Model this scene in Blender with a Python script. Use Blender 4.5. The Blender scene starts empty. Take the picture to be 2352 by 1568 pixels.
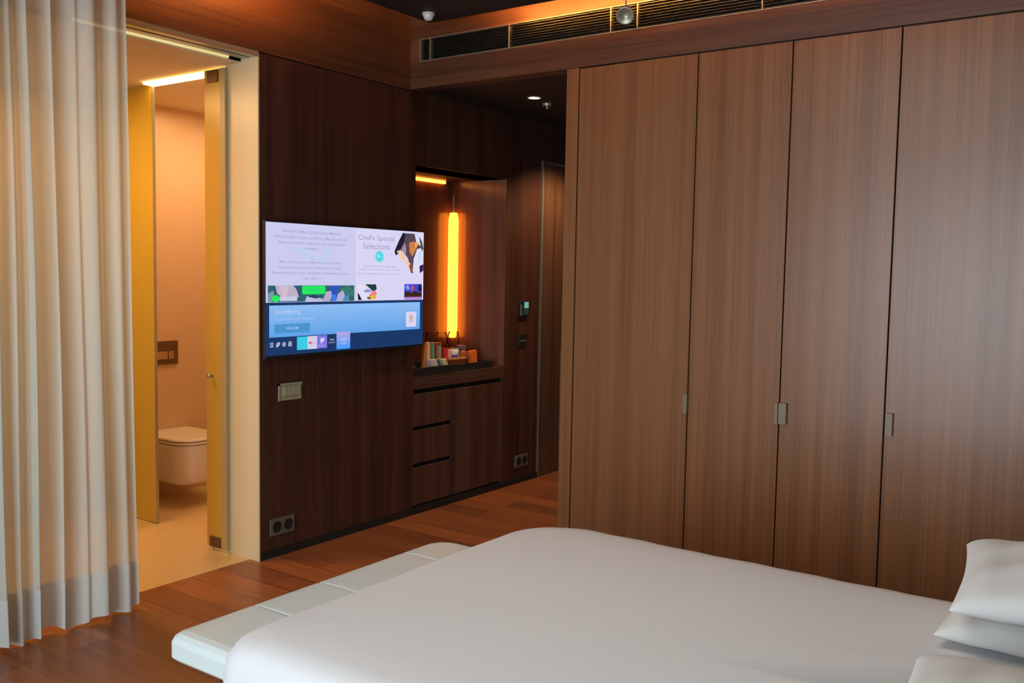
import bpy, bmesh, math, random
from mathutils import Vector, Matrix
random.seed(7)
sc = bpy.context.scene
COL = sc.collection
PI = math.pi

# ------------------------------------------------------------------ helpers
def link(o):
    COL.objects.link(o); return o

def obj(name, bm, mat, parent=None, smooth=False, bevel=0, seg=2, sub=0):
    if isinstance(bm, bmesh.types.BMesh):
        bmesh.ops.recalc_face_normals(bm, faces=bm.faces[:])
        me = bpy.data.meshes.new(name); bm.to_mesh(me); bm.free()
    else:
        me = bm
    o = link(bpy.data.objects.new(name, me))
    mats = mat if isinstance(mat, (list, tuple)) else [mat]
    for m in mats: me.materials.append(m)
    if smooth:
        for p in me.polygons: p.use_smooth = True
    if bevel:
        b = o.modifiers.new('bevel', 'BEVEL'); b.width = bevel; b.segments = seg; b.limit_method = 'ANGLE'
    if sub:
        s = o.modifiers.new('sub', 'SUBSURF'); s.levels = sub; s.render_levels = sub
    if parent is not None:
        o.parent = parent
        o.matrix_parent_inverse = Matrix.Translation(-Vector(parent.location)) if parent.get('_w') else Matrix.Identity(4)
    return o

def tag(o, label, cat, group=None):
    o['label'] = label; o['category'] = cat
    if group: o['group'] = group
    return o

def thing(name, label, cat, loc, group=None):
    """an Empty at the thing's base; parts are modelled in world coordinates"""
    o = link(bpy.data.objects.new(name, None)); o.location = loc; o.empty_display_size = 0.1
    tag(o, label, cat, group)
    return o

def part(name, bm, mat, t, **k):
    """part modelled in world coordinates, re-based on the thing's origin"""
    bmesh.ops.translate(bm, verts=bm.verts, vec=-worldloc(t))
    return obj(name, bm, mat, t, **k)

def worldloc(o):
    v = Vector(o.location)
    while o.parent: o = o.parent; v = v + Vector(o.location)
    return v

def struct(name, bm, mat, parent=None, **k):
    o = obj(name, bm, mat, None, **k) if parent is None else part(name, bm, mat, parent, **k)
    o['kind'] = 'structure'
    return o

def box(bm, x0, x1, y0, y1, z0, z1):
    if x0 > x1: x0, x1 = x1, x0
    if y0 > y1: y0, y1 = y1, y0
    if z0 > z1: z0, z1 = z1, z0
    v = [bm.verts.new(p) for p in ((x0,y0,z0),(x1,y0,z0),(x1,y1,z0),(x0,y1,z0),(x0,y0,z1),(x1,y0,z1),(x1,y1,z1),(x0,y1,z1))]
    for f in ((0,3,2,1),(4,5,6,7),(0,1,5,4),(1,2,6,5),(2,3,7,6),(3,0,4,7)):
        bm.faces.new([v[i] for i in f])
    return bm

def B(*a):
    bm = bmesh.new()
    for t in (a if isinstance(a[0], (list, tuple)) else [a]): box(bm, *t)
    return bm

def lathe(prof, c, n=32, axis='z'):
    """prof: (r, h) pairs revolved about the vertical (or x / y) axis through c"""
    bm = bmesh.new(); rings = []
    def P(r, h, a):
        u, w = r*math.cos(a), r*math.sin(a)
        if axis == 'z': return (c[0]+u, c[1]+w, c[2]+h)
        if axis == 'y': return (c[0]+u, c[1]+h, c[2]+w)
        return (c[0]+h, c[1]+u, c[2]+w)
    for r, h in prof:
        if r < 1e-6: rings.append([bm.verts.new(P(0, h, 0))])
        else: rings.append([bm.verts.new(P(r, h, 2*PI*i/n)) for i in range(n)])
    for a, b in zip(rings, rings[1:]):
        for i in range(n):
            j = (i+1) % n
            if len(a) == 1 and len(b) == 1: continue
            if len(a) == 1: bm.faces.new((a[0], b[i], b[j]))
            elif len(b) == 1: bm.faces.new((a[i], a[j], b[0]))
            else: bm.faces.new((a[i], a[j], b[j], b[i]))
    return bm

def loft(rings, cap=True):
    bm = bmesh.new(); R = [[bm.verts.new(p) for p in r] for r in rings]; n = len(R[0])
    for a, b in zip(R, R[1:]):
        for i in range(n):
            j = (i+1) % n; bm.faces.new((a[i], a[j], b[j], b[i]))
    if cap: bm.faces.new(R[0]); bm.faces.new(R[-1])
    return bm

def rrect(x0, x1, y0, y1, r, n=6):
    """rounded rectangle, r = radii (x0y0, x1y0, x1y1, x0y1)"""
    if not isinstance(r, (list, tuple)): r = (r,)*4
    pts = []
    for (cx, cy, a0, q) in ((x0+r[0], y0+r[0], PI, r[0]), (x1-r[1], y0+r[1], 1.5*PI, r[1]), (x1-r[2], y1-r[2], 0, r[2]), (x0+r[3], y1-r[3], .5*PI, r[3])):
        for k in range(n+1):
            a = a0 + .5*PI*k/n; pts.append((cx+q*math.cos(a), cy+q*math.sin(a)))
    return pts

# ------------------------------------------------------------------ materials
def newmat(name):
    m = bpy.data.materials.new(name); m.use_nodes = True
    nt = m.node_tree; return m, nt, nt.nodes['Principled BSDF']

def plain(name, c, rough=.5, metal=0, spec=None, trans=0, coat=0, noise=0, nscale=40, sheen=0):
    m, nt, b = newmat(name)
    b.inputs['Base Color'].default_value = (*c, 1); b.inputs['Roughness'].default_value = rough
    b.inputs['Metallic'].default_value = metal; b.inputs['Transmission Weight'].default_value = trans
    b.inputs['Coat Weight'].default_value = coat
    b.inputs['Sheen Weight'].default_value = sheen
    if spec is not None: b.inputs['Specular IOR Level'].default_value = spec
    if noise:
        g = nt.nodes.new('ShaderNodeNewGeometry'); t = nt.nodes.new('ShaderNodeTexNoise'); t.inputs['Scale'].default_value = nscale
        r = nt.nodes.new('ShaderNodeMixRGB'); r.blend_type = 'MULTIPLY'; r.inputs[0].default_value = noise
        r.inputs[1].default_value = (*c, 1)
        nt.links.new(g.outputs['Position'], t.inputs['Vector']); nt.links.new(t.outputs['Fac'], r.inputs[2]); nt.links.new(r.outputs[0], b.inputs['Base Color'])
    return m

def emit(name, c, s):
    m = bpy.data.materials.new(name); m.use_nodes = True; nt = m.node_tree
    nt.nodes.remove(nt.nodes['Principled BSDF'])
    e = nt.nodes.new('ShaderNodeEmission'); e.inputs[0].default_value = (*c, 1); e.inputs[1].default_value = s
    nt.links.new(e.outputs[0], nt.nodes['Material Output'].inputs[0]); return m

def wood(name, dark, light, grain='z', rough=.38, fine=90, long=1.6, spec=.5):
    m, nt, b = newmat(name); N = nt.nodes; L = nt.links
    g = N.new('ShaderNodeNewGeometry'); mp = N.new('ShaderNodeMapping'); L.new(g.outputs['Position'], mp.inputs['Vector'])
    s = {'z': (fine, fine, long), 'y': (fine, long, fine), 'x': (long, fine, fine)}[grain]
    mp.inputs['Scale'].default_value = s
    n1 = N.new('ShaderNodeTexNoise'); n1.inputs['Scale'].default_value = 1; n1.inputs['Detail'].default_value = 4; L.new(mp.outputs[0], n1.inputs['Vector'])
    mp2 = N.new('ShaderNodeMapping'); L.new(g.outputs['Position'], mp2.inputs['Vector']); mp2.inputs['Scale'].default_value = tuple(v*.12 for v in s)
    n2 = N.new('ShaderNodeTexNoise'); n2.inputs['Scale'].default_value = 1; n2.inputs['Detail'].default_value = 2; L.new(mp2.outputs[0], n2.inputs['Vector'])
    mx = N.new('ShaderNodeMath'); mx.operation = 'ADD'; L.new(n1.outputs['Fac'], mx.inputs[0]); L.new(n2.outputs['Fac'], mx.inputs[1])
    cr = N.new('ShaderNodeMapRange'); cr.inputs['From Min'].default_value = .7; cr.inputs['From Max'].default_value = 1.3; L.new(mx.outputs[0], cr.inputs['Value'])
    c = N.new('ShaderNodeMixRGB'); c.inputs[1].default_value = (*dark, 1); c.inputs[2].default_value = (*light, 1); L.new(cr.outputs[0], c.inputs[0])
    L.new(c.outputs[0], b.inputs['Base Color']); b.inputs['Roughness'].default_value = rough; b.inputs['Specular IOR Level'].default_value = spec
    return m

def floorwood(name):
    m, nt, b = newmat(name); N = nt.nodes; L = nt.links
    g = N.new('ShaderNodeNewGeometry'); sx = N.new('ShaderNodeSeparateXYZ'); cb = N.new('ShaderNodeCombineXYZ')
    L.new(g.outputs['Position'], sx.inputs[0]); L.new(sx.outputs['Y'], cb.inputs['X']); L.new(sx.outputs['X'], cb.inputs['Y'])
    br = N.new('ShaderNodeTexBrick'); br.offset = .37; br.inputs['Scale'].default_value = 1
    br.inputs['Brick Width'].default_value = 1.3; br.inputs['Row Height'].default_value = .16; br.inputs['Mortar Size'].default_value = .0016
    br.inputs['Color1'].default_value = (.20, .066, .024, 1); br.inputs['Color2'].default_value = (.34, .115, .04, 1); br.inputs['Mortar'].default_value = (.06, .02, .008, 1)
    br.inputs['Mortar Smooth'].default_value = .5
    L.new(cb.outputs[0], br.inputs['Vector'])
    mp = N.new('ShaderNodeMapping'); mp.inputs['Scale'].default_value = (45, 1.6, 1); L.new(g.outputs['Position'], mp.inputs[0])
    n = N.new('ShaderNodeTexNoise'); n.inputs['Scale'].default_value = 1; n.inputs['Detail'].default_value = 4; L.new(mp.outputs[0], n.inputs[0])
    r = N.new('ShaderNodeMapRange'); r.inputs['From Min'].default_value = .25; r.inputs['From Max'].default_value = .75; r.inputs['To Min'].default_value = .72; r.inputs['To Max'].default_value = 1.2
    L.new(n.outputs['Fac'], r.inputs['Value'])
    mu = N.new('ShaderNodeMixRGB'); mu.blend_type = 'MULTIPLY'; mu.inputs[0].default_value = 1; L.new(br.outputs['Color'], mu.inputs[1]); L.new(r.outputs[0], mu.inputs[2])
    L.new(mu.outputs[0], b.inputs['Base Color']); b.inputs['Roughness'].default_value = .33
    return m

def marble(name, a, c, scale=.9, rough=.35):
    m, nt, b = newmat(name); N = nt.nodes; L = nt.links
    g = N.new('ShaderNodeNewGeometry'); n = N.new('ShaderNodeTexNoise'); n.inputs['Scale'].default_value = scale; n.inputs['Detail'].default_value = 5; n.inputs['Distortion'].default_value = 1.5
    L.new(g.outputs['Position'], n.inputs[0]); x = N.new('ShaderNodeMixRGB'); x.inputs[1].default_value = (*a, 1); x.inputs[2].default_value = (*c, 1)
    L.new(n.outputs['Fac'], x.inputs[0]); L.new(x.outputs[0], b.inputs['Base Color']); b.inputs['Roughness'].default_value = rough
    return m

def cloth(name, c, transp, transl):
    m = bpy.data.materials.new(name); m.use_nodes = True; nt = m.node_tree; N = nt.nodes; L = nt.links
    N.remove(N['Principled BSDF'])
    d = N.new('ShaderNodeBsdfDiffuse'); t = N.new('ShaderNodeBsdfTranslucent'); p = N.new('ShaderNodeBsdfTransparent')
    d.inputs[0].default_value = (*c, 1); t.inputs[0].default_value = (*c, 1)
    m1 = N.new('ShaderNodeMixShader'); m2 = N.new('ShaderNodeMixShader'); m1.inputs[0].default_value = transl; m2.inputs[0].default_value = transp
    L.new(d.outputs[0], m1.inputs[1]); L.new(t.outputs[0], m1.inputs[2]); L.new(m1.outputs[0], m2.inputs[1]); L.new(p.outputs[0], m2.inputs[2])
    L.new(m2.outputs[0], N['Material Output'].inputs[0]); return m

def thinglass(name, tint=(.95, .97, 1), ior=1.45):
    m = bpy.data.materials.new(name); m.use_nodes = True; nt = m.node_tree; N = nt.nodes; L = nt.links
    N.remove(N['Principled BSDF'])
    t = N.new('ShaderNodeBsdfTransparent'); t.inputs[0].default_value = (*tint, 1); g = N.new('ShaderNodeBsdfGlossy'); g.inputs['Roughness'].default_value = .02
    f = N.new('ShaderNodeFresnel'); f.inputs[0].default_value = ior; x = N.new('ShaderNodeMixShader')
    L.new(f.outputs[0], x.inputs[0]); L.new(t.outputs[0], x.inputs[1]); L.new(g.outputs[0], x.inputs[2]); L.new(x.outputs[0], N['Material Output'].inputs[0]); return m

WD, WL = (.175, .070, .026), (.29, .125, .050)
M = dict(
    wood_v=wood('veneer_vertical', WD, WL, 'z', .33, fine=140, long=1.0),
    wall_v=wood('veneer_vertical_shaded', (.038, .014, .009), (.092, .036, .022), 'z', .5, spec=.25),  # same veneer as wood_v; weaker light on the walls put into the colour
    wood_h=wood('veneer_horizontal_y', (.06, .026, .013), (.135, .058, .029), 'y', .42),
    wood_hx=wood('wenge_horizontal_x', (.065, .028, .012), (.13, .055, .024), 'x', .5, spec=.3),
    floor=floorwood('floor_planks'),
    ceil=plain('dark_ceiling', (.018, .012, .010), .7, noise=.3, nscale=8),
    ceil_dark=plain('corridor_ceiling', (.02, .012, .01), .6, noise=.3, nscale=8),
    marble=marble('cream_marble', (.62, .52, .30), (.74, .64, .40)),
    tile=marble('beige_stone_floor', (.58, .42, .20), (.70, .52, .28), 1.2, .25),
    bwall=marble('bathroom_stone', (.58, .42, .27), (.68, .50, .34), .6, .3),
    plaster=plain('bathroom_plaster', (.72, .60, .46), .7, noise=.1, nscale=4),
    steel=plain('brushed_steel', (.55, .56, .50), .3, 1, noise=.2, nscale=60),
    alu=plain('aluminium_profile', (.50, .52, .44), .35, .8, noise=.2, nscale=60),
    taupe=plain('taupe_plate', (.13, .11, .075), .5, noise=.1),
    swframe=plain('pale_switch_frame', (.40, .37, .24), .45, noise=.1),
    pull=plain('dull_bronze', (.25, .20, .12), .5, .2, noise=.2, nscale=60),
    brass=plain('pale_bronze', (.45, .42, .30), .4, .6, noise=.2, nscale=60),
    dark=plain('matt_black', (.01, .01, .01), .6, noise=.2),  # one even black for plinths, legs, inserts and backings
    dplast=plain('dark_plastic', (.015, .015, .017), .5, noise=.2),
    grille=plain('dark_grille', (.055, .06, .05), .35, .7, noise=.2, nscale=50),
    frost=plain('ochre_frosted_glass', (.60, .42, .045), .28, noise=.15, nscale=3),
    frost2=plain('ochre_frosted_glass_leaf', (.62, .39, .06), .3, noise=.15, nscale=3),
    white=plain('ceramic', (.82, .78, .74), .12, coat=.4, noise=.05),
    seat=plain('toilet_seat_plastic', (.80, .76, .70), .2, noise=.05),
    bronze=plain('bronze_plate', (.16, .10, .05), .4, .5, noise=.2),
    linen=plain('white_linen', (.70, .69, .69), .85, sheen=.2, noise=.05, nscale=90),
    linen2=plain('white_pillow_cotton', (.66, .65, .63), .85, sheen=.2, noise=.05, nscale=90),
    leather=plain('white_leather', (.66, .72, .69), .45, noise=.06, nscale=150),
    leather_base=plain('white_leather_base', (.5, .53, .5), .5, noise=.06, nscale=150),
    curtain=cloth('sheer_curtain', (.66, .70, .63), .15, .26),
    hem=cloth('sheer_curtain_hem', (.72, .72, .68), .08, .22),
    glass=thinglass('clear_glass', (.93, .92, .92), 1.15),
    sheer=thinglass('window_glass'),
    led=emit('warm_led', (1, .36, .06), 330),
    led_bath=emit('bathroom_led', (1, .60, .18), 16),
    led_bar=emit('orange_led', (1, .27, .02), 7.0),
    led_bar2=emit('orange_led_dim', (1, .30, .03), 2.2),
    lens=emit('downlight_lens', (1, .6, .3), 6),
    glow=emit('yellow_wall_light', (1, .62, .12), 1.6),
    frame=plain('window_frame_metal', (.25, .25, .25), .5, .3, noise=.1),
    plasterw=plain('pale_plaster', (.45, .42, .38), .8, noise=.1, nscale=5),
)

# ------------------------------------------------------------------ dimensions
YT = 3.733      # face of the television wall
XW = 4.207      # face of the wardrobe wall
ZD = 2.565      # top of doors / corridor ceiling
ZC = 3.08       # upper ceiling
XL, YF = -1.6, -.75

# ------------------------------------------------------------------ setting
struct('floor', B(XL-.2, 7.2, YF-.2, 3.80, -.12, 0), M['floor'])
struct('floor_bathroom', B((1.0, 3.085, 3.80, 3.973, -.12, 0), (1.0, 4.24, 3.973, 5.55, -.12, 0)), M['tile'])
bm = B((3.085, 3.54, YT, 3.95, 0, ZD-.01), (3.543, 4.05, YT, 3.95, 0, ZD-.01), (4.053, 4.265, YT, 3.95, 0, ZD-.01),
       (4.265, 5.205, YT, 4.3, 2.13, ZD-.01), (5.205, 5.64, YT, 4.3, 0, ZD-.01), (5.64, 6.5, YT, 3.95, 2.295, ZD-.01), (6.5, 7.2, YT, 3.95, 0, ZD-.01),
       (3.085, 4.25, 3.75, 3.973, 0, ZD), (4.05, 7.2, 3.745, 3.97, 2.13, ZD), (XW, 7.2, YT, 3.97, ZD-.0105, ZD+.06))
struct('wall_back', bm, M['wall_v'])
struct('trim_1', B((XL, XW, YT-.004, 3.95, ZD-.004, ZC), (1.0, 3.085, 3.86, 3.95, 2.525, ZD)), M['wood_hx'])
struct('trim_2', B((3.0805, 3.0850, YT-.003, 3.974, 0, 2.548), (3.085, 3.088, YT-.003, YT, 0, 2.548)), M['marble'])
# niche shell behind the minibar
struct('wall_niche', B((4.255, 5.215, 4.204, 4.25, .8, 2.13), (5.202, 5.215, YT+.002, 4.204, .852, 2.13), (4.255, 4.265, YT+.002, 4.204, .8, 2.13)), wood('niche_panel', (.13, .05, .032), (.22, .095, .062), 'z', .22))
struct('baseboard_back', B((3.088, 5.64, YT-.006, YT, 0, .045)), M['dark'])
# opening head: aluminium track
bm = B((1.0, 3.085, YT-.004, YT+.035, 2.535, 2.563), (1.0, 3.085, YT+.055, YT+.11, 2.535, 2.563), (1.0, 3.085, YT, YT+.11, 2.553, 2.563))
struct('trim_3', bm, M['alu'])
# right wall: beam over wardrobes and corridor, with the slot of the air grille
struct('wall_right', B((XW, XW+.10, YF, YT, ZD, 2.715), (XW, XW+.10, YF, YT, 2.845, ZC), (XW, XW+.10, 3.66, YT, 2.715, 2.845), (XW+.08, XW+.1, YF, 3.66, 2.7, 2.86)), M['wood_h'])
struct('wall_corridor', B((XW+.615, 7.2, 2.56, 2.635, 0, ZD), (7.0, 7.2, 2.63, YT, 0, ZD)), M['wall_v'])
struct('ceiling_corridor', B(XW+.1, 7.2, 2.5, 3.95, ZD, ZD+.08), M['ceil_dark'])
struct('ceiling', B(XL, XW+.1, YF, YT+.02, ZC, ZC+.1), plain('upper_ceiling', (.16, .10, .07), .7, noise=.2))
struct('ceiling_panel', B(XL+.25, 4.015, YF+.1, 3.421, 2.862, 2.90), M['ceil'])
struct('wall_front', B(XL, XW+.1, YF-.1, YF, 0, ZC), M['wall_v'])
# bathroom shell
struct('wall_bathroom_back', B(1.0, 4.25, 5.35, 5.5, 0, 2.52), M['bwall'])
struct('wall_bathroom_right', B((4.20, 4.25, 4.26, 5.35, 0, 2.52), (4.20, 4.255, 3.973, 4.26, 0, 2.52), (3.085, 4.2, 3.973, 3.985, 0, 2.52)), M['bwall'])
struct('wall_bathroom_left', B(.9, 1.0, 3.733, 5.5, 0, 2.6), M['bwall'])
struct('ceiling_bathroom', B(1.0, 4.25, 3.86, 5.5, 2.52, 2.56), M['plaster'])
# left wall with the big window
WY0, WY1, WZ0, WZ1 = -.1, 2.75, .12, 2.50
struct('wall_left', B((XL-.15, XL, YF-.1, WY0, 0, ZC), (XL-.15, XL, WY1, 3.95, 0, ZC), (XL-.15, XL, WY0, WY1, 0, WZ0), (XL-.15, XL, WY0, WY1, WZ1, ZC)), M['plasterw'])
struct('wall_left_back', B(XL-.15, .9, YT, 3.95, 0, ZD), M['wall_v'])
w = link(bpy.data.objects.new('window_1', None)); w.location = (XL-.1, WY0, WZ0); w['kind'] = 'structure'
fr = [(XL-.12, XL-.06, WY0, WY1, WZ0, WZ0+.05), (XL-.12, XL-.06, WY0, WY1, WZ1-.05, WZ1)]
for k in range(4):
    y = WY0 + (WY1-WY0-.05)*k/3; fr.append((XL-.12, XL-.06, y, y+.05, WZ0+.05, WZ1-.05))
part('window_frame', B(*fr), M['frame'], w)['kind'] = 'structure'
for k in range(3):
    y = WY0 + (WY1-WY0-.05)*k/3
    part('window_pane', B(XL-.094, XL-.088, y+.05, y+(WY1-WY0-.05)/3, WZ0+.05, WZ1-.05), M['sheer'], w)['kind'] = 'structure'
# corridor door
d = link(bpy.data.objects.new('door_1', None)); d.location = (5.66, YT, 0); d['kind'] = 'structure'
part('door_panel', B(5.655, 6.485, YT+.004, YT+.05, .006, 2.28), wood('door_veneer', (.06, .03, .018), (.14, .07, .04), 'z', .3), d)['kind'] = 'structure'
part('door_frame', B((5.635, 5.655, YT-.006, YT+.05, 0, 2.30), (5.655, 6.5, YT-.006, YT+.05, 2.282, 2.30), (6.485, 6.5, YT-.006, YT+.05, 0, 2.282)), M['alu'], d)['kind'] = 'structure'
part('pale_strip', B(5.952, 5.972, YT-.004, YT+.004, .006, .92), M['alu'], d)['kind'] = 'structure'  # thin pale strip up the lower part of the door panel
part('door_back', B(5.64, 6.5, YT+.05, YT+.2, 0, 2.3), M['dark'], d)['kind'] = 'structure'

# ------------------------------------------------------------------ wardrobe
wd = thing('wardrobe', 'tall built-in brown wood wardrobe with flush doors on the right wall', 'wardrobe', (XW+.3, 1.0, 0))
part('carcass', B((XW+.03, XW+.6, YF+.02, 2.555, .0, ZD-.004)), M['dark'], wd)
part('side_panel', B(XW, XW+.6, 2.571, 2.643, 0, ZD-.003), M['wood_v'], wd)
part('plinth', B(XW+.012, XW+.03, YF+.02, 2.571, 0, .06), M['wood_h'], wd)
seams = [2.566, 1.905, 1.447, .983, .30, -.18, -.73]
doors = []
for a, b_ in zip(seams, seams[1:]):
    doors.append(part('door', B(XW, XW+.022, b_+.003, a-.003, .065, ZD-.008), M['wood_v'], wd, bevel=.0012, seg=1))
def pull(k, y0, y1, z0=.825, z1=.922):
    bm = B((XW-.020, XW-.017, y0, y1, z0, z1), (XW-.018, XW+.0, y1-.003, y1, z0, z1), (XW-.018, XW, y0, y0+.003, z0, z1),
           (XW-.018, XW-.0, y0, y1, z1-.003, z1), (XW-.018, XW-.0, y0, y1, z0, z0+.003))
    h = part('handle', bm, M['pull'], doors[k]); h['label'] = 'pale bronze edge pull'
pull(0, 1.900, 1.922); pull(1, 1.448, 1.462); pull(2, 1.408, 1.444); pull(3, .945, .972)

# ------------------------------------------------------------------ air grille
g = thing('air_grille', 'long dark slotted air conditioning grille above the wardrobe doors', 'air vent', (XW, 1.4, 2.715))
part('backing', B(XW+.05, XW+.056, YF+.05, 3.658, 2.717, 2.843), M['dark'], g)
sl = []
for k in range(9):
    z = 2.7235 + k*.0138; sl.append((XW+.006, XW+.03, YF+.05, 3.655, z, z+.0035))
part('slats', B(*sl), M['grille'], g)
part('frame', B((XW-.003, XW+.03, YF+.05, 3.66, 2.715, 2.719), (XW-.003, XW+.03, YF+.05, 3.66, 2.841, 2.845), (XW-.003, XW+.03, 3.655, 3.66, 2.719, 2.841)), M['brass'], g)
for y in (3.585, 3.023, 2.391, 2.24, 1.6, .95, .3, -.3):
    part('mullion', B(XW+.001, XW+.03, y-.003, y+.003, 2.719, 2.841), M['brass'], g)

# ------------------------------------------------------------------ cove LED strips
t = thing('cove_light', 'hidden warm strip light washing the wood above the air grille', 'light strip', (3.99, 1.4, 2.9))
part('light_strip', B(3.985, 4.005, -.5, 3.02, 2.901, 2.912), M['led'], t)
t = thing('cove_light', 'hidden warm strip light washing the wood above the television wall', 'light strip', (2.5, 3.4, 2.9))
part('light_strip', B(1.0, 3.15, 3.392, 3.412, 2.901, 2.912), emit('warm_led_b', (1, .36, .07), 400), t)

# ------------------------------------------------------------------ ceiling bits
t = thing('smoke_detector', 'small white ceiling detector in the corner above the television', 'smoke detector', (3.86, 3.30, 2.862))
part('base', lathe([(0, 0), (.034, 0), (.034, -.012), (0, -.012)], (3.86, 3.30, 2.862), 28), M['white'], t, smooth=False)
part('dome', lathe([(.028, -.012), (.026, -.026), (.018, -.036), (0, -.040)], (3.86, 3.30, 2.862), 28), M['white'], t, smooth=True)
cx, cy, cz = 3.97, 2.176, 2.722
t = thing('spotlight', 'small round spotlight hanging on a thin stem in front of the air grille', 'spotlight', (cx, cy, 2.862))
part('stem', lathe([(.004, .02), (.004, 2.862-cz)], (cx, cy, cz), 10), M['brass'], t)
hd = lathe([(0, .028), (.022, .028), (.038, .012), (.044, -.016), (.036, -.018), (.02, .004), (0, .006)], (0, 0, 0), 28)
bmesh.ops.rotate(hd, verts=hd.verts, cent=(0, 0, 0), matrix=Matrix.Rotation(math.radians(-55), 3, 'Y') @ Matrix.Identity(3))
bmesh.ops.rotate(hd, verts=hd.verts, cent=(0, 0, 0), matrix=Matrix.Rotation(math.radians(-160), 3, 'Z'))
bmesh.ops.translate(hd, verts=hd.verts, vec=(cx, cy, cz))
part('lamp_head', hd, M['brass'], t, smooth=True)
t = thing('downlight', 'lit round recessed downlight in the dark corridor ceiling', 'downlight', (4.785, 3.239, ZD))
part('ring', lathe([(.036, 0), (.048, 0), (.048, -.004), (.036, -.004)], (4.785, 3.239, ZD), 28), M['brass'], t)
part('lens', lathe([(0, -.003), (.036, -.003)], (4.785, 3.239, ZD), 28), M['lens'], t)
t = thing('sprinkler', 'small unlit round fitting beside the lit downlight in the corridor ceiling', 'sprinkler', (4.996, 3.281, ZD))
part('ring', lathe([(.016, -.001), (.034, -.001), (.030, -.016), (.016, -.016)], (4.996, 3.281, ZD), 24), M['brass'], t)
part('nozzle', lathe([(0, -.002), (.008, -.002), (.008, -.034), (0, -.034)], (4.996, 3.281, ZD), 16), M['brass'], t)

# ------------------------------------------------------------------ television
TY = 3.683
sx0, sx1, sz0, sz1 = 3.087, 4.285, 1.0576, 1.7293
tv = thing('television', 'wall-mounted flat television showing a menu on the dark wood wall', 'television', ((sx0+sx1)/2, YT, 1.03))
part('casing', B((sx0-.002, sx1+.008, TY+.002, TY+.022, sz0-.016, sz1+.007)), M['dplast'], tv, bevel=.003)
part('wall_mount', B(3.4, 3.95, TY+.022, YT, 1.2, 1.6), M['dplast'], tv)
def S(a, b): return sx0+(sx1-sx0)*a, sz1-(sz1-sz0)*b
scr = part('screen', B(sx0, sx1, TY, TY+.002, sz0, sz1), emit('screen_navy', (.012, .040, .135), 1.0), tv)
_em = {}
def em(c, s=1.0):
    k = (*c, s)
    if k not in _em: _em[k] = emit('screen_colour', c, s)
    return _em[k]
def poly(name, pts, c, lay=1, s=1.0, mat=None):
    bm = bmesh.new(); y = TY-.0003*lay
    f = [bm.verts.new((S(a, b)[0], y, S(a, b)[1])) for a, b in pts]; k = [bm.verts.new((v.co.x, y+.0002, v.co.z)) for v in f]
    bm.faces.new(f); bm.faces.new(k[::-1])
    for i in range(len(f)):
        j = (i+1) % len(f); bm.faces.new((f[i], k[i], k[j], f[j]))
    return part(name, bm, mat or em(c, s), scr)
def rect(name, a0, b0, a1, b1, c, lay=1, **k): return poly(name, [(a0, b0), (a1, b0), (a1, b1), (a0, b1)], c, lay, **k)
def rr(name, a0, b0, a1, b1, r, c, lay=1, **k):
    q = 1.78
    p = [(x, y/1.0) for x, y in rrect(a0, a1, b0/q, b1/q, r, 4)]
    return poly(name, [(x, y*q) for x, y in p], c, lay, **k)
def ell(name, a, b, ra, rb, c, lay=1, n=24, **k): return poly(name, [(a+ra*math.cos(2*PI*i/n), b+rb*math.sin(2*PI*i/n)) for i in range(n)], c, lay, **k)
def text(s, a0, a1, b0, b1, c, lay=3, name='screen_text'):
    cu = bpy.data.curves.new('t', 'FONT'); cu.body = s; cu.align_x = 'LEFT'; cu.resolution_u = 3; cu.offset = .006
    to = bpy.data.objects.new('t', cu); COL.objects.link(to)
    dg = bpy.context.evaluated_depsgraph_get(); me = bpy.data.meshes.new_from_object(to.evaluated_get(dg)); bpy.data.objects.remove(to)
    xs = [v.co.x for v in me.vertices]; ys = [v.co.y for v in me.vertices]
    X0, Z0 = S(a0, b1); X1, Z1 = S(a1, b0); y = TY-.0003*lay
    fx = (X1-X0)/(max(xs)-min(xs)); fz = (Z1-Z0)/(max(ys)-min(ys)); mx, my = min(xs), min(ys)
    bm = bmesh.new(); bm.from_mesh(me); bpy.data.meshes.remove(me)
    for v in bm.verts: v.co = Vector((X0+(v.co.x-mx)*fx, y, Z0+(v.co.y-my)*fz))
    bmesh.ops.translate(bm, verts=bm.verts, vec=-worldloc(scr))
    me = bpy.data.meshes.new('text'); bm.to_mesh(me); bm.free()
    o = link(bpy.data.objects.new(name, me)); me.materials.append(em(c)); o.parent = scr
    return o
LV, RV = (.60, .60, .86), (.70, .66, .90)
rect('welcome_page', 0, 0, .524, .60, LV)
rect('menu_page', .524, 0, 1, .60, RV)
ink = (.36, .36, .66); ink2 = (.42, .40, .66)
text('Welcome to Maxx Candidi Luxury Mariners!', .086, .428, .047, .078, ink)
text("We're thrilled to have you with us. May your stay be", .048, .467, .091, .122, ink)
text('filled with comfort, relaxation, and unforgettable', .064, .455, .134, .163, ink)
text('moments.', .216, .297, .176, .199, ink)
text('Maxx Candidi Luxury Mariners is my greatest', .072, .432, .282, .308, ink)
text('but sometimes greatness requires more energy.', .069, .435, .324, .350, ink)
text('Entertainment & relax, simplicity is extremely unique', .034, .471, .364, .392, ink)
text('each others.', .208, .294, .405, .426, ink)
text("Chef's Special", .539, .783, .052, .108, (.38, .36, .62))
text('Selections', .570, .752, .118, .168, (.38, .36, .62))
text('Taste the exclusive creations made', .566, .799, .300, .318, ink2)
text('available just for you here, daily with chefs', .543, .821, .332, .350, ink2)
text('Served to a pleasant table of exotic plates only.', .537, .828, .365, .384, ink2)
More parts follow.
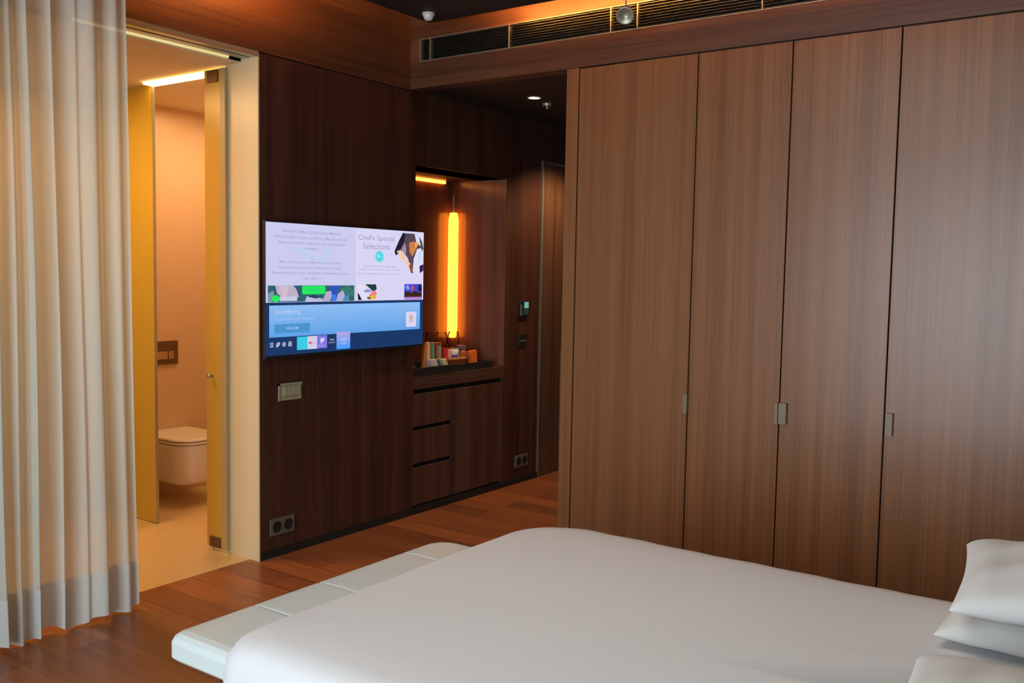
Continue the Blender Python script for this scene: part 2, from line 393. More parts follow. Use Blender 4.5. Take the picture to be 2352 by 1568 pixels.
# teal swoosh and teal dot
sw = [(.154, .200), (.185, .203), (.215, .222), (.245, .250), (.275, .268), (.305, .268), (.33, .250), (.35, .222), (.360, .195), (.352, .178), (.338, .190)]
up = [(x, y-.0035) for x, y in sw]; dn = [(x, y+.0035) for x, y in reversed(sw)]
bmw = bmesh.new()
for (p, q) in zip(sw, sw[1:]):
    dx, dy = q[0]-p[0], (q[1]-p[1])/1.78; l = math.hypot(dx, dy); nx, ny = -dy/l*.0022, dx/l*.0022*1.78
    bmw.faces.new([bmw.verts.new((S(a, b)[0], TY-.0006, S(a, b)[1])) for a, b in ((p[0]-nx, p[1]-ny), (q[0]-nx, q[1]-ny), (q[0]+nx, q[1]+ny), (p[0]+nx, p[1]+ny))])
part('swoosh', bmw, em((.36, .68, .78)), scr)
ell('round_logo', .681, .229, .028, .047, (.10, .68, .76), 3)
poly('logo_mark', [(.664, .214), (.672, .207), (.676, .222), (.692, .228), (.674, .238), (.668, .232)], (.45, .85, .9), 4)
# photo of a chef at the top right of the menu page (generic shapes)
cp = 'menu_picture'
poly(cp, [(.85, .018), (.93, .018), (.945, .10), (.985, .13), (.95, .20), (.925, .36), (.905, .365), (.885, .24), (.845, .17), (.795, .215), (.785, .18), (.815, .09)], (.10, .06, .09), 2)
poly(cp, [(.815, .09), (.845, .015), (.865, .03), (.85, .10), (.81, .20), (.795, .215), (.785, .18)], (.012, .015, .03), 3)
poly(cp, [(.89, .10), (.925, .085), (.96, .10), (.94, .16), (.915, .22), (.895, .18)], (.62, .22, .06), 3)
poly(cp, [(.93, .10), (.965, .095), (.94, .145)], (.85, .42, .10), 4)
poly(cp, [(.80, .175), (.83, .165), (.875, .24), (.905, .29), (.915, .34), (.895, .33), (.865, .275), (.83, .245)], (.85, .58, .42), 3)
poly(cp, [(.835, .155), (.86, .10), (.87, .16), (.865, .22)], (.35, .26, .35), 4)
poly(cp, [(.89, .30), (.908, .27), (.918, .335), (.915, .365), (.905, .365)], (.30, .09, .05), 4)
poly(cp, [(.95, .15), (.985, .14), (.997, .20), (.995, .36), (.94, .37), (.918, .35), (.925, .24)], (.74, .72, .92), 5)
poly(cp, [(.96, .20), (.975, .17), (.975, .26), (.96, .29)], (.55, .72, .88), 6)
poly(cp, [(.95, .018), (.998, .018), (.998, .11), (.965, .10), (.945, .085)], (.76, .72, .92), 4)
poly(cp, [(.962, .035), (.985, .08), (.998, .145), (.985, .17), (.975, .12)], (.08, .10, .07), 6)
poly(cp, [(.968, .30), (.998, .285), (.998, .34), (.972, .365)], (.03, .02, .08), 6)
# row of pictures
rect('people_picture', .011, .472, .515, .597, (.035, .12, .16), 2)
pp = 'picture_detail'
poly(pp, [(.05, .472), (.15, .472), (.165, .50), (.185, .56), (.09, .57), (.06, .53)], (.52, .44, .58), 3)
poly(pp, [(.075, .48), (.12, .475), (.115, .55), (.085, .56)], (.66, .50, .62), 4)
poly(pp, [(.16, .472), (.2, .472), (.205, .54), (.18, .56)], (.03, .10, .18), 4)
poly(pp, [(.215, .597), (.225, .555), (.27, .565), (.315, .575), (.32, .597)], (.50, .52, .74), 3)
poly(pp, [(.23, .56), (.26, .545), (.30, .56), (.28, .575)], (.03, .05, .12), 5)
poly(pp, [(.315, .597), (.34, .52), (.37, .515), (.375, .56), (.36, .597)], (.48, .40, .60), 4)
poly(pp, [(.355, .473), (.42, .473), (.41, .52), (.40, .597), (.372, .597), (.375, .52)], (.03, .09, .50), 5)
poly(pp, [(.372, .545), (.40, .545), (.40, .597), (.372, .597)], (.05, .20, .80), 6)
poly(pp, [(.40, .597), (.41, .54), (.44, .51), (.455, .55), (.44, .597)], (.46, .42, .66), 6)
poly(pp, [(.42, .50), (.47, .475), (.51, .50), (.51, .56), (.47, .55)], (.045, .19, .17), 4)
poly(pp, [(.445, .56), (.48, .55), (.48, .597), (.445, .597)], (.07, .28, .44), 5)
poly(pp, [(.012, .53), (.04, .51), (.045, .56), (.03, .597), (.012, .597)], (.20, .32, .34), 3)
rr('name_tag', .072, .556, .171, .590, .006, (.56, .60, .78), 5)
ell('green_dot', .052, .570, .021, .026, (.02, .82, .10), 7)
rr('green_button', .197, .475, .334, .540, .008, (.02, .82, .10), 7)
text('WATCH NOW', .216, .312, .498, .519, (.03, .48, .36), 8)
rr('food_picture', .535, .461, .666, .595, .008, (.76, .72, .90), 2)
poly(pp, [(.585, .463), (.658, .463), (.664, .50), (.645, .53), (.62, .50)], (.015, .05, .06), 3)
poly(pp, [(.536, .53), (.548, .55), (.565, .593), (.54, .593)], (.01, .015, .03), 3)
poly(pp, [(.575, .52), (.60, .50), (.635, .515), (.62, .53), (.58, .53)], (.32, .30, .72), 3)
poly(pp, [(.61, .55), (.65, .51), (.665, .54), (.655, .57), (.625, .58)], (.80, .25, .22), 3)
ell(pp, .64, .572, .022, .019, (.80, .45, .08), 4, 16)
poly(pp, [(.595, .57), (.62, .565), (.625, .59), (.605, .588)], (.20, .09, .02), 4)
rr('dining_picture', .858, .461, .990, .597, .008, (.05, .07, .62), 2)
poly(pp, [(.86, .49), (.885, .465), (.90, .50), (.885, .515)], (.18, .32, .92), 3)
ell(pp, .918, .495, .010, .026, (.82, .06, .05), 4, 16)
poly(pp, [(.86, .56), (.862, .525), (.89, .525), (.915, .54), (.93, .52), (.985, .54), (.988, .575), (.86, .575)], (.05, .02, .012), 4)
poly(pp, [(.965, .463), (.985, .47), (.988, .53), (.96, .52)], (.02, .015, .05), 3)
poly(pp, [(.86, .575), (.988, .575), (.985, .597), (.862, .597)], (.48, .22, .70), 5)
# banner
gm = bpy.data.materials.new('banner_blue'); gm.use_nodes = True; nt = gm.node_tree; nt.nodes.remove(nt.nodes['Principled BSDF'])
e = nt.nodes.new('ShaderNodeEmission'); tc = nt.nodes.new('ShaderNodeTexCoord'); sp = nt.nodes.new('ShaderNodeSeparateXYZ'); mr = nt.nodes.new('ShaderNodeMixRGB')
nt.links.new(tc.outputs['Generated'], sp.inputs[0]); nt.links.new(sp.outputs['Z'], mr.inputs[0])
mr.inputs[1].default_value = (.12, .36, .80, 1); mr.inputs[2].default_value = (.27, .51, .90, 1)
nt.links.new(mr.outputs[0], e.inputs[0]); nt.links.new(e.outputs[0], nt.nodes['Material Output'].inputs[0])
rect('banner', .018, .622, .977, .862, None, 1, mat=gm)
text('Good Morning', .048, .188, .652, .700, (.50, .60, .92))
text('Stay connected with us for latest updates', .048, .269, .716, .740, (.42, .55, .92))
rect('banner_button', .045, .764, .243, .834, (.07, .30, .62), 2)
text('WELCOME', .108, .180, .788, .808, (.48, .58, .92))
rr('banner_card', .873, .706, .948, .838, .005, (.72, .68, .88), 2)
rr('card_detail', .893, .728, .928, .800, .004, (.72, .52, .62), 3)
ell('card_detail', .911, .758, .009, .015, (.50, .42, .30), 4, 16)
text('Featured today', .85, .95, .668, .684, (.34, .52, .88))
# menu bar
for k, (a, b) in enumerate(((.031, .918), (.065, .918), (.098, .918), (.131, .918))):
    c_ = (.34, .38, .56)
    if k == 0:
        rect('menu_icon', a-.009, b-.018, a-.001, b-.002, c_, 2); rect('menu_icon', a+.001, b-.018, a+.009, b-.002, c_, 2); rect('menu_icon', a-.009, b+.002, a-.001, b+.018, c_, 2); rect('menu_icon', a+.001, b+.002, a+.009, b+.018, c_, 2)
    elif k == 1: poly('menu_icon', [(a-.012, b+.018), (a-.008, b-.008), (a+.002, b-.02), (a+.012, b-.014), (a+.008, b+.008), (a-.004, b+.02)], (.50, .42, .62), 2)
    elif k == 2: ell('menu_icon', a, b, .010, .019, c_, 2, 18)
    else: poly('menu_icon', [(a-.010, b+.019), (a-.010, b-.006), (a-.005, b-.021), (a+.005, b-.021), (a+.010, b-.006), (a+.010, b+.019)], c_, 2)
rect('app_tile', .170, .868, .230, .970, (.045, .60, .78), 2)
rect('app_tile', .230, .868, .286, .970, (.64, .62, .80), 2)
rr('app_glyph', .238, .912, .254, .930, .003, (.75, .10, .16), 3)
text('LIVE', .256, .279, .913, .929, (.58, .38, .50), 3)
rect('app_tile', .286, .866, .346, .970, (.22, .18, .74), 2)
poly('app_glyph', [(.305, .892), (.325, .886), (.331, .902), (.325, .918), (.315, .920), (.313, .934), (.308, .934)], (.66, .62, .92), 3)
text('MUSIC', .296, .337, .942, .955, (.48, .44, .88), 3)
text('PRIME', .362, .389, .899, .915, (.40, .38, .64), 3)
text('CHANNELS', .354, .396, .922, .936, (.36, .34, .60), 3)
gm2 = gm.copy(); gm2.name = 'tile_gradient'
mm = [n for n in gm2.node_tree.nodes if n.type == 'MIX_RGB'][0]; mm.inputs[1].default_value = (.03, .34, .98, 1); mm.inputs[2].default_value = (.44, .38, .80, 1)
rect('app_tile', .404, .848, .490, .988, None, 2, mat=gm2)
poly('app_glyph', [(.425, .905), (.465, .895), (.47, .915), (.43, .925)], (.35, .50, .90), 3)
text('GUIDE', .43, .462, .935, .948, (.50, .62, .94), 3)

# ------------------------------------------------------------------ switches, sockets
def socket(x0, x1, z0, z1, label):
    t = thing('wall_socket', label, 'power socket', ((x0+x1)/2, YT, z0))
    part('plate', B(x0, x1, YT-.010, YT, z0, z1), M['taupe'], t, bevel=.002)
    w_ = (x1-x0)/2
    for k in (0, 1):
        cx = x0+w_*(k+.5)*.94+.004; cz = (z0+z1)/2; r = min(w_, z1-z0)*.36
        part('socket_insert', lathe([(r, -.0105), (r, -.0125), (r*.88, -.0125), (r*.85, -.0108), (0, -.0108)], (cx, YT, cz), 24, 'y'), M['dark'], t)
socket(3.150, 3.312, .115, .203, 'grey double power socket low on the wall below the television')
socket(5.352, 5.510, .115, .200, 'grey double power socket low on the wall right of the minibar cabinet')
t = thing('switch_panel', 'pale metal switch panel with four rockers under the television', 'light switch', (3.28, YT, .82))
part('frame', B((3.202, 3.362, YT-.006, YT, .815, .905), (3.202, 3.212, YT-.012, YT, .815, .905), (3.202, 3.362, YT-.012, YT, .895, .905)), M['swframe'], t)  # raised left and top edges stand in for an L-shaped highlight
for k in range(4): part('rocker', B(3.234+.029*k, 3.260+.029*k, YT-.016, YT-.006, .838, .886), M['swframe'], t, bevel=.0015)
t = thing('thermostat', 'wall thermostat with a pale cyan reflection on its display right of the minibar', 'thermostat', (5.43, YT, 1.19))
part('casing', B((5.375, 5.475, YT-.016, YT, 1.19, 1.30)), M['dplast'], t, bevel=.002)
part('display', B((5.417, 5.468, YT-.018, YT-.016, 1.25, 1.292)), emit('display_reflection', (.22, .50, .46), .8), t)  # cyan reflection on the display put in as a weak glow
part('side_bar', B((5.372, 5.386, YT-.020, YT-.014, 1.20, 1.275)), M['alu'], t)
part('display_shade', B((5.407, 5.468, YT-.0175, YT-.016, 1.205, 1.25)), plain('teal_glass', (.04, .11, .10), .15), t)
t = thing('card_switch', 'dark card switch plate on the wall under the thermostat', 'switch', (5.42, YT, .98))
part('plate', B(5.375, 5.465, YT-.008, YT, .975, 1.065), M['dplast'], t, bevel=.002)
part('slot', B(5.385, 5.455, YT-.010, YT-.008, 1.015, 1.022), M['brass'], t)

# ------------------------------------------------------------------ minibar cabinet
mb = thing('minibar_cabinet', 'dark wood minibar cabinet with drawers and a door in the wall niche', 'cabinet', (4.73, YT, 0))
part('carcass', B((4.268, 5.202, YT+.03, 4.2, .05, .80)), M['dark'], mb)
part('countertop', B((4.268, 5.202, YT-.002, 4.202, .805, .85), (4.268, 5.202, YT-.002, YT+.02, .775, .805)), wood('counter_wood', (.05, .025, .016), (.11, .055, .034), 'x', .3), mb)
cab = wood('cabinet_veneer', (.045, .020, .013), (.11, .05, .03), 'z', .45, spec=.35)
for z0, z1 in ((.545, .745), (.315, .520), (.055, .290)):
    dr = part('drawer', B((4.270, 4.640, YT, YT+.02, z0, z1)), cab, mb, bevel=.001, seg=1)
part('door', B((4.646, 5.200, YT, YT+.02, .055, .745)), cab, mb, bevel=.001, seg=1)
part('plinth', B((4.27, 5.20, YT+.015, YT+.03, 0, .055)), M['dark'], mb)
t = thing('niche_light', 'tall glowing orange light bar in the back corner of the minibar niche', 'light', (5.17, 4.19, .86))
part('light_bar', lathe([(0, 0), (.026, 0), (.036, .05), (.036, .83), (.026, .88), (0, .88)], (5.160, 4.160, 1.03), 24), M['led_bar'], t, smooth=True)
part('wall_bracket', lathe([(.008, 0), (.008, .12)], (5.160, 4.160, 1.91), 12), M['brass'], t)
part('stem', lathe([(.007, 0), (.007, .18)], (5.160, 4.160, .852), 12), M['brass'], t)
t = thing('niche_light', 'horizontal orange light strip along the top back edge of the minibar niche', 'light strip', (4.7, 4.19, 2.12))
part('light_bar', B(4.275, 5.10, 4.185, 4.203, 2.108, 2.128), emit('orange_led_top', (1, .28, .03), 7), t)

# trays and what stands on them
def tray(x0, x1, y0, y1, h, label):
    bm = B((x0, x1, y0, y1, .851, .858), (x0, x1, y0, y0+.008, .858, .851+h), (x0, x1, y1-.008, y1, .858, .851+h), (x0, x0+.008, y0+.008, y1-.008, .858, .851+h), (x1-.008, x1, y0+.008, y1-.008, .858, .851+h))
    return tag(obj('serving_tray', bm, M['dplast'], bevel=.002), label, 'tray', 'black serving trays on the minibar')
tray(4.285, 4.690, 3.745, 4.05, .052, 'black serving tray with booklets, left one of the two on the minibar')
tray(4.705, 5.110, 3.765, 4.06, .045, 'black serving tray with snacks, right one of the two on the minibar')
def slab(name, x, y, w, d, h, lean, mat, label, cat, group=None, z=.859, rz=0):
    bm = B(-w/2, w/2, -d/2, d/2, 0, h)
    bmesh.ops.rotate(bm, verts=bm.verts, cent=(0, 0, 0), matrix=Matrix.Rotation(lean, 3, 'Y'))
    zm = min(v.co.z for v in bm.verts); bmesh.ops.translate(bm, verts=bm.verts, vec=(0, 0, -zm))
    o = obj(name, bm, mat, bevel=.001, seg=1); o.location = (x, y, z); o.rotation_euler.z = rz
    return tag(o, label, cat, group)
C_ = lambda c, r=.5: plain('print_colour', c, r, noise=.1, nscale=60)
gb = 'upright booklets in the left tray'
slab('booklet', 4.480, 3.85, .026, .022, .185, .13, C_((.75, .22, .05)), 'orange booklet leaning at the left end of the row in the tray', 'booklet', gb)
slab('booklet', 4.526, 3.85, .020, .022, .188, 0, C_((.85, .80, .70)), 'white booklet standing between the orange and gold ones', 'booklet', gb)
slab('booklet', 4.553, 3.85, .014, .022, .178, -.04, C_((.40, .30, .10)), 'gold booklet standing right of the white one', 'booklet', gb)
slab('booklet', 4.582, 3.85, .022, .022, .182, -.06, C_((.16, .42, .32)), 'green booklet standing between the gold and red ones', 'booklet', gb)
slab('booklet', 4.614, 3.85, .016, .022, .180, -.04, C_((.48, .08, .04)), 'dark red booklet standing right of the green one', 'booklet', gb)
t = thing('tea_box', 'grey upright box with a dark lid in the left tray', 'box', (4.663, 3.90, .859))
part('body', B(4.627, 4.679, 3.86, 3.93, .859, 1.02), C_((.38, .38, .34)), t, bevel=.002)
part('lid', B(4.626, 4.680, 3.858, 3.932, 1.02, 1.036), C_((.25, .10, .07)), t, bevel=.002)
gs = 'sugar and tea sachets fanned out in the left tray'
for k, (x, c, nm) in enumerate(((4.52, (.72, .50, .46), 'pink'), (4.545, (.66, .64, .58), 'white'), (4.574, (.08, .14, .10), 'dark green'), (4.602, (.34, .38, .30), 'grey green'), (4.63, (.78, .66, .40), 'cream'), (4.655, (.72, .54, .30), 'tan'))):
    slab('sachet', x-.012, 3.785, .018, .05, .085, -.32-.04*k, C_(c), nm + ' paper sachet leaning in the fan at the front of the tray', 'sachet', gs)
t = thing('snack_basket', 'red and orange snack basket in the right tray', 'basket', (4.80, 3.90, .859))
part('basket_body', loft([[(4.74+a*.14, 3.85+b*.12, .859) for a, b in ((0, 0), (1, 0), (1, 1), (0, 1))], [(4.72+a*.18, 3.83+b*.16, .925) for a, b in ((0, 0), (1, 0), (1, 1), (0, 1))]]), C_((.62, .12, .03)), t, bevel=.003)
part('rim', B((4.715, 4.905, 3.825, 3.833, .92, .93), (4.715, 4.905, 3.987, 3.995, .92, .93), (4.715, 4.723, 3.833, 3.987, .92, .93), (4.897, 4.905, 3.833, 3.987, .92, .93)), C_((.75, .30, .12)), t)
gp = 'snack packets in the basket'
slab('snack_packet', 4.735, 3.90, .03, .07, .07, .1, C_((.60, .04, .05)), 'red snack packet at the left end of the basket', 'packet', gp, z=.926)
slab('snack_packet', 4.772, 3.89, .03, .06, .055, -.1, C_((.80, .42, .30)), 'pale pink snack packet between the red packet and the cup', 'packet', gp, z=.926)
slab('snack_packet', 4.868, 3.91, .035, .06, .06, .12, C_((.45, .42, .10)), 'olive snack packet at the right end of the basket', 'packet', gp, z=.926)
t = thing('paper_cup', 'white cup with a blue band in the snack basket', 'cup', (4.823, 3.87, .926))
part('cup_body', lathe([(0, 0), (.022, 0), (.030, .055), (.027, .055), (.020, .004), (0, .004)], (4.823, 3.87, .926), 24), C_((.78, .76, .82)), t, smooth=True)
part('blue_band', lathe([(.0232, .006), (.0252, .020), (.0258, .020), (.0240, .006)], (4.823, 3.87, .926), 24), C_((.05, .10, .50)), t)
t = thing('snack_jar', 'brown snack jar with a violet lid right of the basket', 'jar', (4.96, 3.91, .859))
part('jar_body', lathe([(0, 0), (.036, 0), (.038, .01), (.038, .095), (.030, .11), (0, .11)], (4.958, 3.92, .859), 24), C_((.42, .14, .04), .25), t, smooth=True)
part('lid', lathe([(0, .11), (.033, .11), (.033, .14), (0, .14)], (4.958, 3.92, .859), 24), C_((.16, .09, .24)), t)
slab('snack_bag', 5.025, 3.87, .075, .03, .10, -.10, C_((.82, .17, .03)), 'bright orange snack bag at the right end of the tray', 'snack bag')
slab('snack_box', 4.975, 3.792, .12, .035, .022, 0, C_((.22, .42, .58)), 'flat light blue and white box lying at the front of the right tray', 'box')
t = thing('lidded_pot', 'small gold lidded pot at the left end of the counter', 'pot', (4.31, 3.80, .859))
part('pot_body', lathe([(0, 0), (.018, 0), (.020, .03), (.014, .042), (0, .042)], (4.318, 3.80, .859), 20), M['dplast'], t, smooth=True)
part('lid', lathe([(0, .042), (.022, .044), (.018, .056), (0, .062)], (4.318, 3.80, .859), 20), C_((.75, .42, .22), .3), t, smooth=True)
def wine(x, y, label):
    t = thing('wine_glass', label, 'wine glass', (x, y, .852), 'wine glasses at the back of the minibar')
    part('bowl', lathe([(.006, .09), (.030, .11), (.042, .15), (.040, .19), (.034, .225), (.0325, .225), (.0385, .19), (.0405, .15), (.029, .1115), (0, .094)], (x, y, .852), 28), M['glass'], t, smooth=True)
    part('stem', lathe([(.036, 0), (.030, .004), (.006, .010), (.004, .03), (.004, .08), (.006, .09)], (x, y, .852), 20), M['glass'], t, smooth=True)
wine(4.90, 4.135, 'leftmost wine glass at the back of the minibar, before the glowing bar')
wine(5.00, 4.125, 'middle wine glass at the back of the minibar')
wine(5.10, 4.10, 'rightmost wine glass at the back of the minibar, by the niche side wall')

# ------------------------------------------------------------------ bathroom things
t = thing('toilet', 'white wall-hung toilet with a closed lid in the bathroom', 'toilet', (3.63, 5.34, .14))
def tring(z, x0, x1, yf, r): return [(x, y, z) for x, y in rrect(x0, x1, yf, 5.349, (r, r, .02, .02), 8)]
part('bowl', loft([tring(.140, 3.475, 3.785, 4.93, .10), tring(.17, 3.460, 3.80, 4.905, .12), tring(.26, 3.450, 3.810, 4.888, .13), tring(.36, 3.446, 3.814, 4.880, .14), tring(.392, 3.446, 3.814, 4.880, .14)]), M['white'], t, smooth=True, bevel=.008)
part('seat', loft([tring(.396, 3.444, 3.816, 4.876, .14), tring(.412, 3.444, 3.816, 4.876, .14)]), M['seat'], t, bevel=.004)
part('lid', loft([tring(.416, 3.443, 3.817, 4.874, .14), tring(.432, 3.447, 3.813, 4.880, .14)]), M['seat'], t, bevel=.006, seg=3)
t = thing('flush_plate', 'dark bronze flush plate on the bathroom wall above the toilet', 'flush plate', (3.62, 5.35, .87))
part('plate', B(3.495, 3.742, 5.336, 5.35, .860, 1.012), M['bronze'], t, bevel=.003)
part('button', B(3.53, 3.66, 5.330, 5.336, .893, .945), C_((.42, .24, .10), .35), t, bevel=.002)
part('button', B(3.667, 3.705, 5.330, 5.336, .893, .945), C_((.36, .20, .09), .35), t, bevel=.002)
t = thing('glass_partition', 'tall ochre frosted glass partition standing left of the toilet', 'glass partition', (3.185, 5.05, 0))
part('pane', B(3.179, 3.191, 4.755, 5.348, .004, 2.516), M['frost'], t)
part('edge_profile', B(3.177, 3.193, 4.750, 4.756, .004, 2.516), M['alu'], t)
t = thing('glass_door', 'narrow ochre frosted glass door leaf with metal fittings beside the cream jamb', 'glass door', (3.07, 4.04, 0))
part('pane', B(3.064, 3.074, 3.975, 4.129, .018, 2.505), M['frost2'], t)
part('edge_profile', B(3.060, 3.0785, 3.960, 3.998, .018, 2.505), plain('ochre_profile', (.46, .36, .18), .4, noise=.1), t)
part('patch_fitting', B(3.056, 3.078, 4.015, 4.10, 2.44, 2.50), M['bronze'], t, bevel=.002)
part('patch_fitting', B(3.056, 3.078, 4.015, 4.10, .02, .075), M['bronze'], t, bevel=.002)
part('pivot', lathe([(0, 0), (.006, 0), (.006, .03), (0, .03)], (3.067, 4.085, .0), 12), M['steel'], t)
part('knob', lathe([(0, -.03), (.010, -.03), (.012, -.018), (.006, -.014), (.006, 0)], (3.064, 4.075, .932), 20, 'x'), M['steel'], t, smooth=True)
t = thing('ceiling_light', 'bright recessed light strip in the bathroom ceiling beside the partition', 'light strip', (3.155, 4.6, 2.52))
part('diffuser', B(3.12, 3.19, 4.0, 4.749, 2.508, 2.5195), M['led_bath'], t)
t = thing('ceiling_light', 'long thin light strip behind the head of the bathroom opening', 'light strip', (2.4, 3.87, 2.53))
part('diffuser', B(2.2, 3.0, 3.848, 3.858, 2.526, 2.548), emit('opening_led', (.85, .66, .30), 1.0), t)
t = thing('wall_light', 'tall narrow stack of glowing yellow panels at the bathroom corner', 'wall light', (4.12, 5.33, .36))
for z0, z1 in ((.40, .80), (.82, 1.12), (2.0, 2.32)):
    part('light_panel', B(4.06, 4.195, 5.33, 5.349, z0, z1), M['glow'], t)

# ------------------------------------------------------------------ curtain
def folds(x):
    """y offset of the drape at x: uneven folds"""
    u = (x-1.2)/1.13
    ph = 2*PI*(x*9.2 + .35*math.sin(x*7.1)+.18*math.sin(x*17))
    return (.023+.010*math.sin(x*5))*math.sin(ph) + .010*math.sin(ph*2+1.1) + .012*math.sin(ph*.5)
def drape(x0, x1, z0, z1, off, nx, nz, spread=.02):
    bm = bmesh.new(); G = []
    for j in range(nz+1):
        z = z0+(z1-z0)*j/nz; row = []
        k = 1.25-.45*(z/3.0)
        for i in range(nx+1):
            x = x0+(x1-x0)*i/nx
            a = folds(x)*k + .006*math.sin(z*2.2+x*11)
            y = 3.622+off+a - max(0, 1.9-x)*.02
            xx = x + .012*math.sin(z*1.1+x*6)*(1-z/3) + .010*math.cos(2*PI*x*9.2)
            row.append(bm.verts.new((xx-.018*(z/3.0), y, z + (.012*math.sin(x*30)*max(0, 1-j/3) if z0 < .05 else 0))))
        G.append(row)
    for a, b in zip(G, G[1:]):
        for i in range(nx): bm.faces.new((a[i], a[i+1], b[i+1], b[i]))
    return bm
ct = thing('curtain', 'long sheer white curtain hanging in folds at the left of the picture', 'curtain', (1.8, 3.62, 0))
part('drape', drape(1.15, 2.322, .022, 3.03, 0, 460, 40), M['curtain'], ct, smooth=True)
part('hem', drape(1.15, 2.322, .018, .215, -.004, 460, 4), M['hem'], ct, smooth=True)
part('curtain_rail', B(1.1, 2.6, 3.605, 3.635, 3.03, ZC), M['alu'], ct)

# ------------------------------------------------------------------ bed, bench, pillows
bx0, bx1, by0, by1, bz = 1.42, 2.94, -.12, 1.93, .55
bd = thing('bed', 'large bed with a padded white base standing before the wardrobe', 'bed', (2.18, .9, 0))
part('base', B(bx0+.06, bx1-.06, by0+.02, by1-.06, .03, .28), M['leather_base'], bd, bevel=.02)
part('mattress', B(bx0+.03, bx1-.03, by0+.01, by1-.04, .28, .50), M['linen'], bd, bevel=.05, seg=4)
part('headboard', B(bx0-.1, bx1+.1, by0-.12, by0-.02, 0, .98), M['wood_v'], bd, bevel=.01)
for xx in (bx0+.1, bx1-.16):
    for yy in (by0+.1, by1-.2): part('leg', B(xx, xx+.06, yy, yy+.06, 0, .03), M['dark'], bd)
def duvet():
    rings = []; n = 10
    prof = [(.0, .22), (.002, .30), (.0, .40), (.001, .48), (.008, .524), (.024, .553), (.052, .571), (.10, .579), (.2, .582), (.40, .584), (.62, .585)]
    for inset, z in prof:
        r = [max(.02, .10-inset*.2), .10, max(.03, .23-inset*.3), max(.03, .11-inset*.1)]
        pts = rrect(bx0+inset, bx1-inset, by0+.0+min(inset, .3), by1-inset, r, n)
        ring = []
        m = len(pts)
        dense = []
        for i in range(m):
            a, b = pts[i], pts[(i+1) % m]; L_ = math.hypot(a[0]-b[0], a[1]-b[1]); k = 24 if i % (n+1) == n else 1
            for q in range(k): dense.append((a[0]+(b[0]-a[0])*q/k, a[1]+(b[1]-a[1])*q/k))
        for x, y in dense:
            w_ = .0012*math.sin(x*9+y*3)+.0008*math.sin(y*13-x*4)
            s = .004*math.sin(y*31)*(1 if inset < .06 else .3)
            ring.append((x+(s if abs(x-bx1) < .1 else 0), y, z+w_*(1 if z > .5 else 0)))
        rings.append(ring)
    bm = loft(rings, cap=False)
    bm.verts.ensure_lookup_table(); k = len(rings[-1]); top = [bm.verts[len(bm.verts)-k+i] for i in range(k)]
    bm.faces.new(top)
    return bm
part('bed_cover', duvet(), M['linen'], bd, smooth=True)

bn = thing('bench', 'low white leather bench against the foot of the bed', 'bench', (2.16, 2.08, 0))
xs = [1.555, 1.85, 2.12, 2.54, 2.775]
for k, (a, b) in enumerate(zip(xs, xs[1:])):
    r0 = .035 if k == 0 else .006; r1 = .09 if k == 3 else .006
    def ring(ins, z): return [(x, y, z) for x, y in rrect(a+ins*(1 if k == 0 else .12), b-ins*(1 if k == 3 else .12), 1.945+.0, 2.285-ins, (.01, .01, max(.005, r1-ins*.5), max(.005, r0-ins*.5)), 6)]
    part('cushion', loft([ring(.012, .378), ring(0, .390), ring(0, .432), ring(.007, .447), ring(.02, .457), ring(.04, .461), ring(.09, .462)]), M['leather'], bn, smooth=False, bevel=.002)
part('base_frame', B(1.66, 2.66, 1.96, 2.18, .05, .378), M['wood_h'], bn)
for xx in (1.70, 2.56):
    for yy in (1.97, 2.12): part('leg', B(xx, xx+.05, yy, yy+.05, 0, .05), M['dark'], bn)

def pillow(label, loc, rot, w=.70, d=.48, h=.16, seed=0, under=.85):
    rnd = random.Random(seed); bm = bmesh.new(); nu, nv = 28, 22; top = []; bot = []
    for j in range(nv+1):
        v = -1+2*j/nv; rt = []; rb = []
        for i in range(nu+1):
            u = -1+2*i/nu
            e = (1-abs(u)**2.6)*(1-abs(v)**2.6); z = h/2*(max(e, 0)**.42)
            pin = 1-.07*(1-abs(u)**2)*(abs(v)**3); pin2 = 1-.07*(1-abs(v)**2)*(abs(u)**3)
            x = u*w/2*pin2; y = v*d/2*pin
            wr = .005*math.sin(u*9+v*5+seed)*e + .004*math.sin(v*14+seed*2)*e
            edge = i in (0, nu) or j in (0, nv)
            a = bm.verts.new((x, y, z+wr)); rt.append(a); rb.append(a if edge else bm.verts.new((x, y, -z*under+wr)))
        top.append(rt); bot.append(rb)
    for j in range(nv):
        for i in range(nu):
            bm.faces.new((top[j][i], top[j][i+1], top[j+1][i+1], top[j+1][i]))
            f = (bot[j][i], bot[j+1][i], bot[j+1][i+1], bot[j][i+1])
            bm.faces.new(f)
    fl = bmesh.new()
    o = obj('pillow', bm, M['linen2'], smooth=True, sub=1); o.location = loc; o.rotation_euler = rot
    fl.free()
    return tag(o, label, 'pillow', 'white pillows at the head of the bed')
R_ = math.radians
pillow('white pillow lying flat, lower of the stacked pair by the wardrobe', (2.70, .19, .617), (0, 0, 0), w=.49, d=.51, h=.13, seed=1, under=.5)
pillow('white pillow on top of the stacked pair by the wardrobe', (2.675, .18, .724), (R_(0), R_(-4.5), R_(5)), w=.52, d=.49, h=.15, seed=2, under=.4)
pillow('white pillow at the bottom right corner, on the near side of the bed', (1.895, .17, .644), (0, 0, R_(2)), w=.68, d=.50, h=.15, seed=3, under=.7)

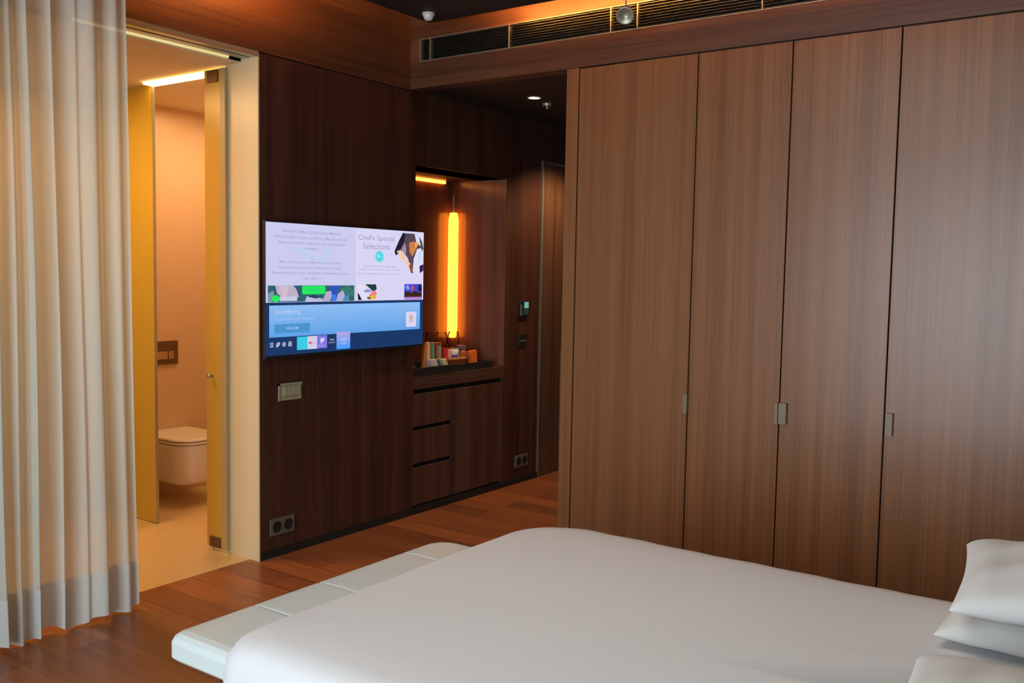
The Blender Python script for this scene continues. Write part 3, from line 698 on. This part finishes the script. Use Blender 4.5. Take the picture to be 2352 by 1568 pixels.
# ------------------------------------------------------------------ lights
def arealight(name, loc, size, sizey, power, col, rot, spread=PI):
    l = bpy.data.lights.new(name, 'AREA'); l.shape = 'RECTANGLE'; l.size = size; l.size_y = sizey; l.energy = power; l.color = col; l.spread = spread
    o = link(bpy.data.objects.new(name, l)); o.location = loc; o.rotation_euler = rot; return o
# daylight: world behind the window, sampled through a portal at the window
wld = bpy.data.worlds.new('daylight'); sc.world = wld; wld.use_nodes = True
bg = wld.node_tree.nodes['Background']; bg.inputs[0].default_value = (.86, .96, 1.0, 1); bg.inputs[1].default_value = 10
p = arealight('window_portal', (XL-.05, (WY0+WY1)/2, (WZ0+WZ1)/2), WZ1-WZ0, WY1-WY0, 1, (1, 1, 1), (0, -PI/2, 0)); p.data.cycles.is_portal = True
# corridor downlights, the second out of view, then added soft fill lights
l = bpy.data.lights.new('downlight_beam', 'SPOT'); l.energy = 30; l.color = (1, .62, .32); l.spot_size = R_(75); l.spot_blend = .5; l.shadow_soft_size = .03
o = link(bpy.data.objects.new('downlight_beam', l)); o.location = (4.785, 3.239, ZD-.02)
l2 = l.copy(); l2.energy = 80; l2.spot_size = R_(125); o = link(bpy.data.objects.new('downlight_beam', l2)); o.location = (5.75, 3.2, ZD-.02)
arealight('bedroom_fill', (1.7, 1.3, 2.85), 1.3, 1.3, 23, (1, .94, .84), (0, 0, 0))  # added soft light to brighten bed and wardrobe, no fixture behind it
arealight('bathroom_fill', (2.3, 4.7, 2.50), .6, .6, 25, (1, .55, .20), (0, 0, 0))  # added unseen light that brightens the bathroom
arealight('bathroom_fill', (3.75, 4.75, 2.50), .5, .5, 13, (1, .60, .29), (0, 0, 0))  # second added bathroom light, also without a fixture

# ------------------------------------------------------------------ camera
cam = bpy.data.cameras.new('camera'); co = link(bpy.data.objects.new('camera', cam))
cam.sensor_width = 36; cam.lens = 2138.44/2352*36; cam.clip_start = .02
import mathutils
def nrm(v): return Vector(v).normalized()
F_ = 2138.44
A = nrm((2690-1176, 652-784, F_)); Bv = nrm((-1863-1176, 571-784, F_)); Z = A.cross(Bv).normalized()
if Z.y > 0: Z = -Z
Bv = (Z.cross(A)); Bv = Bv if Bv.dot(Vector((-1, 0, 0))) > 0 else -Bv
# rows A, B, Z map camera axes (right, down, forward) to world x, y, z
Rm = Matrix((A, Bv, Z))
right = Rm.col[0]; down = Rm.col[1]; fwd = Rm.col[2]
m = Matrix.Identity(4)
for i in range(3): m[i][0] = right[i]; m[i][1] = -down[i]; m[i][2] = -fwd[i]; m[i][3] = (0, 0, 1.5)[i]
co.matrix_world = m
sc.camera = co

vs = sc.view_settings; vs.view_transform = 'Standard'; vs.look = 'None'; vs.gamma = 1; vs.use_curve_mapping = False; vs.exposure = 0
sc.cycles.use_light_tree = True
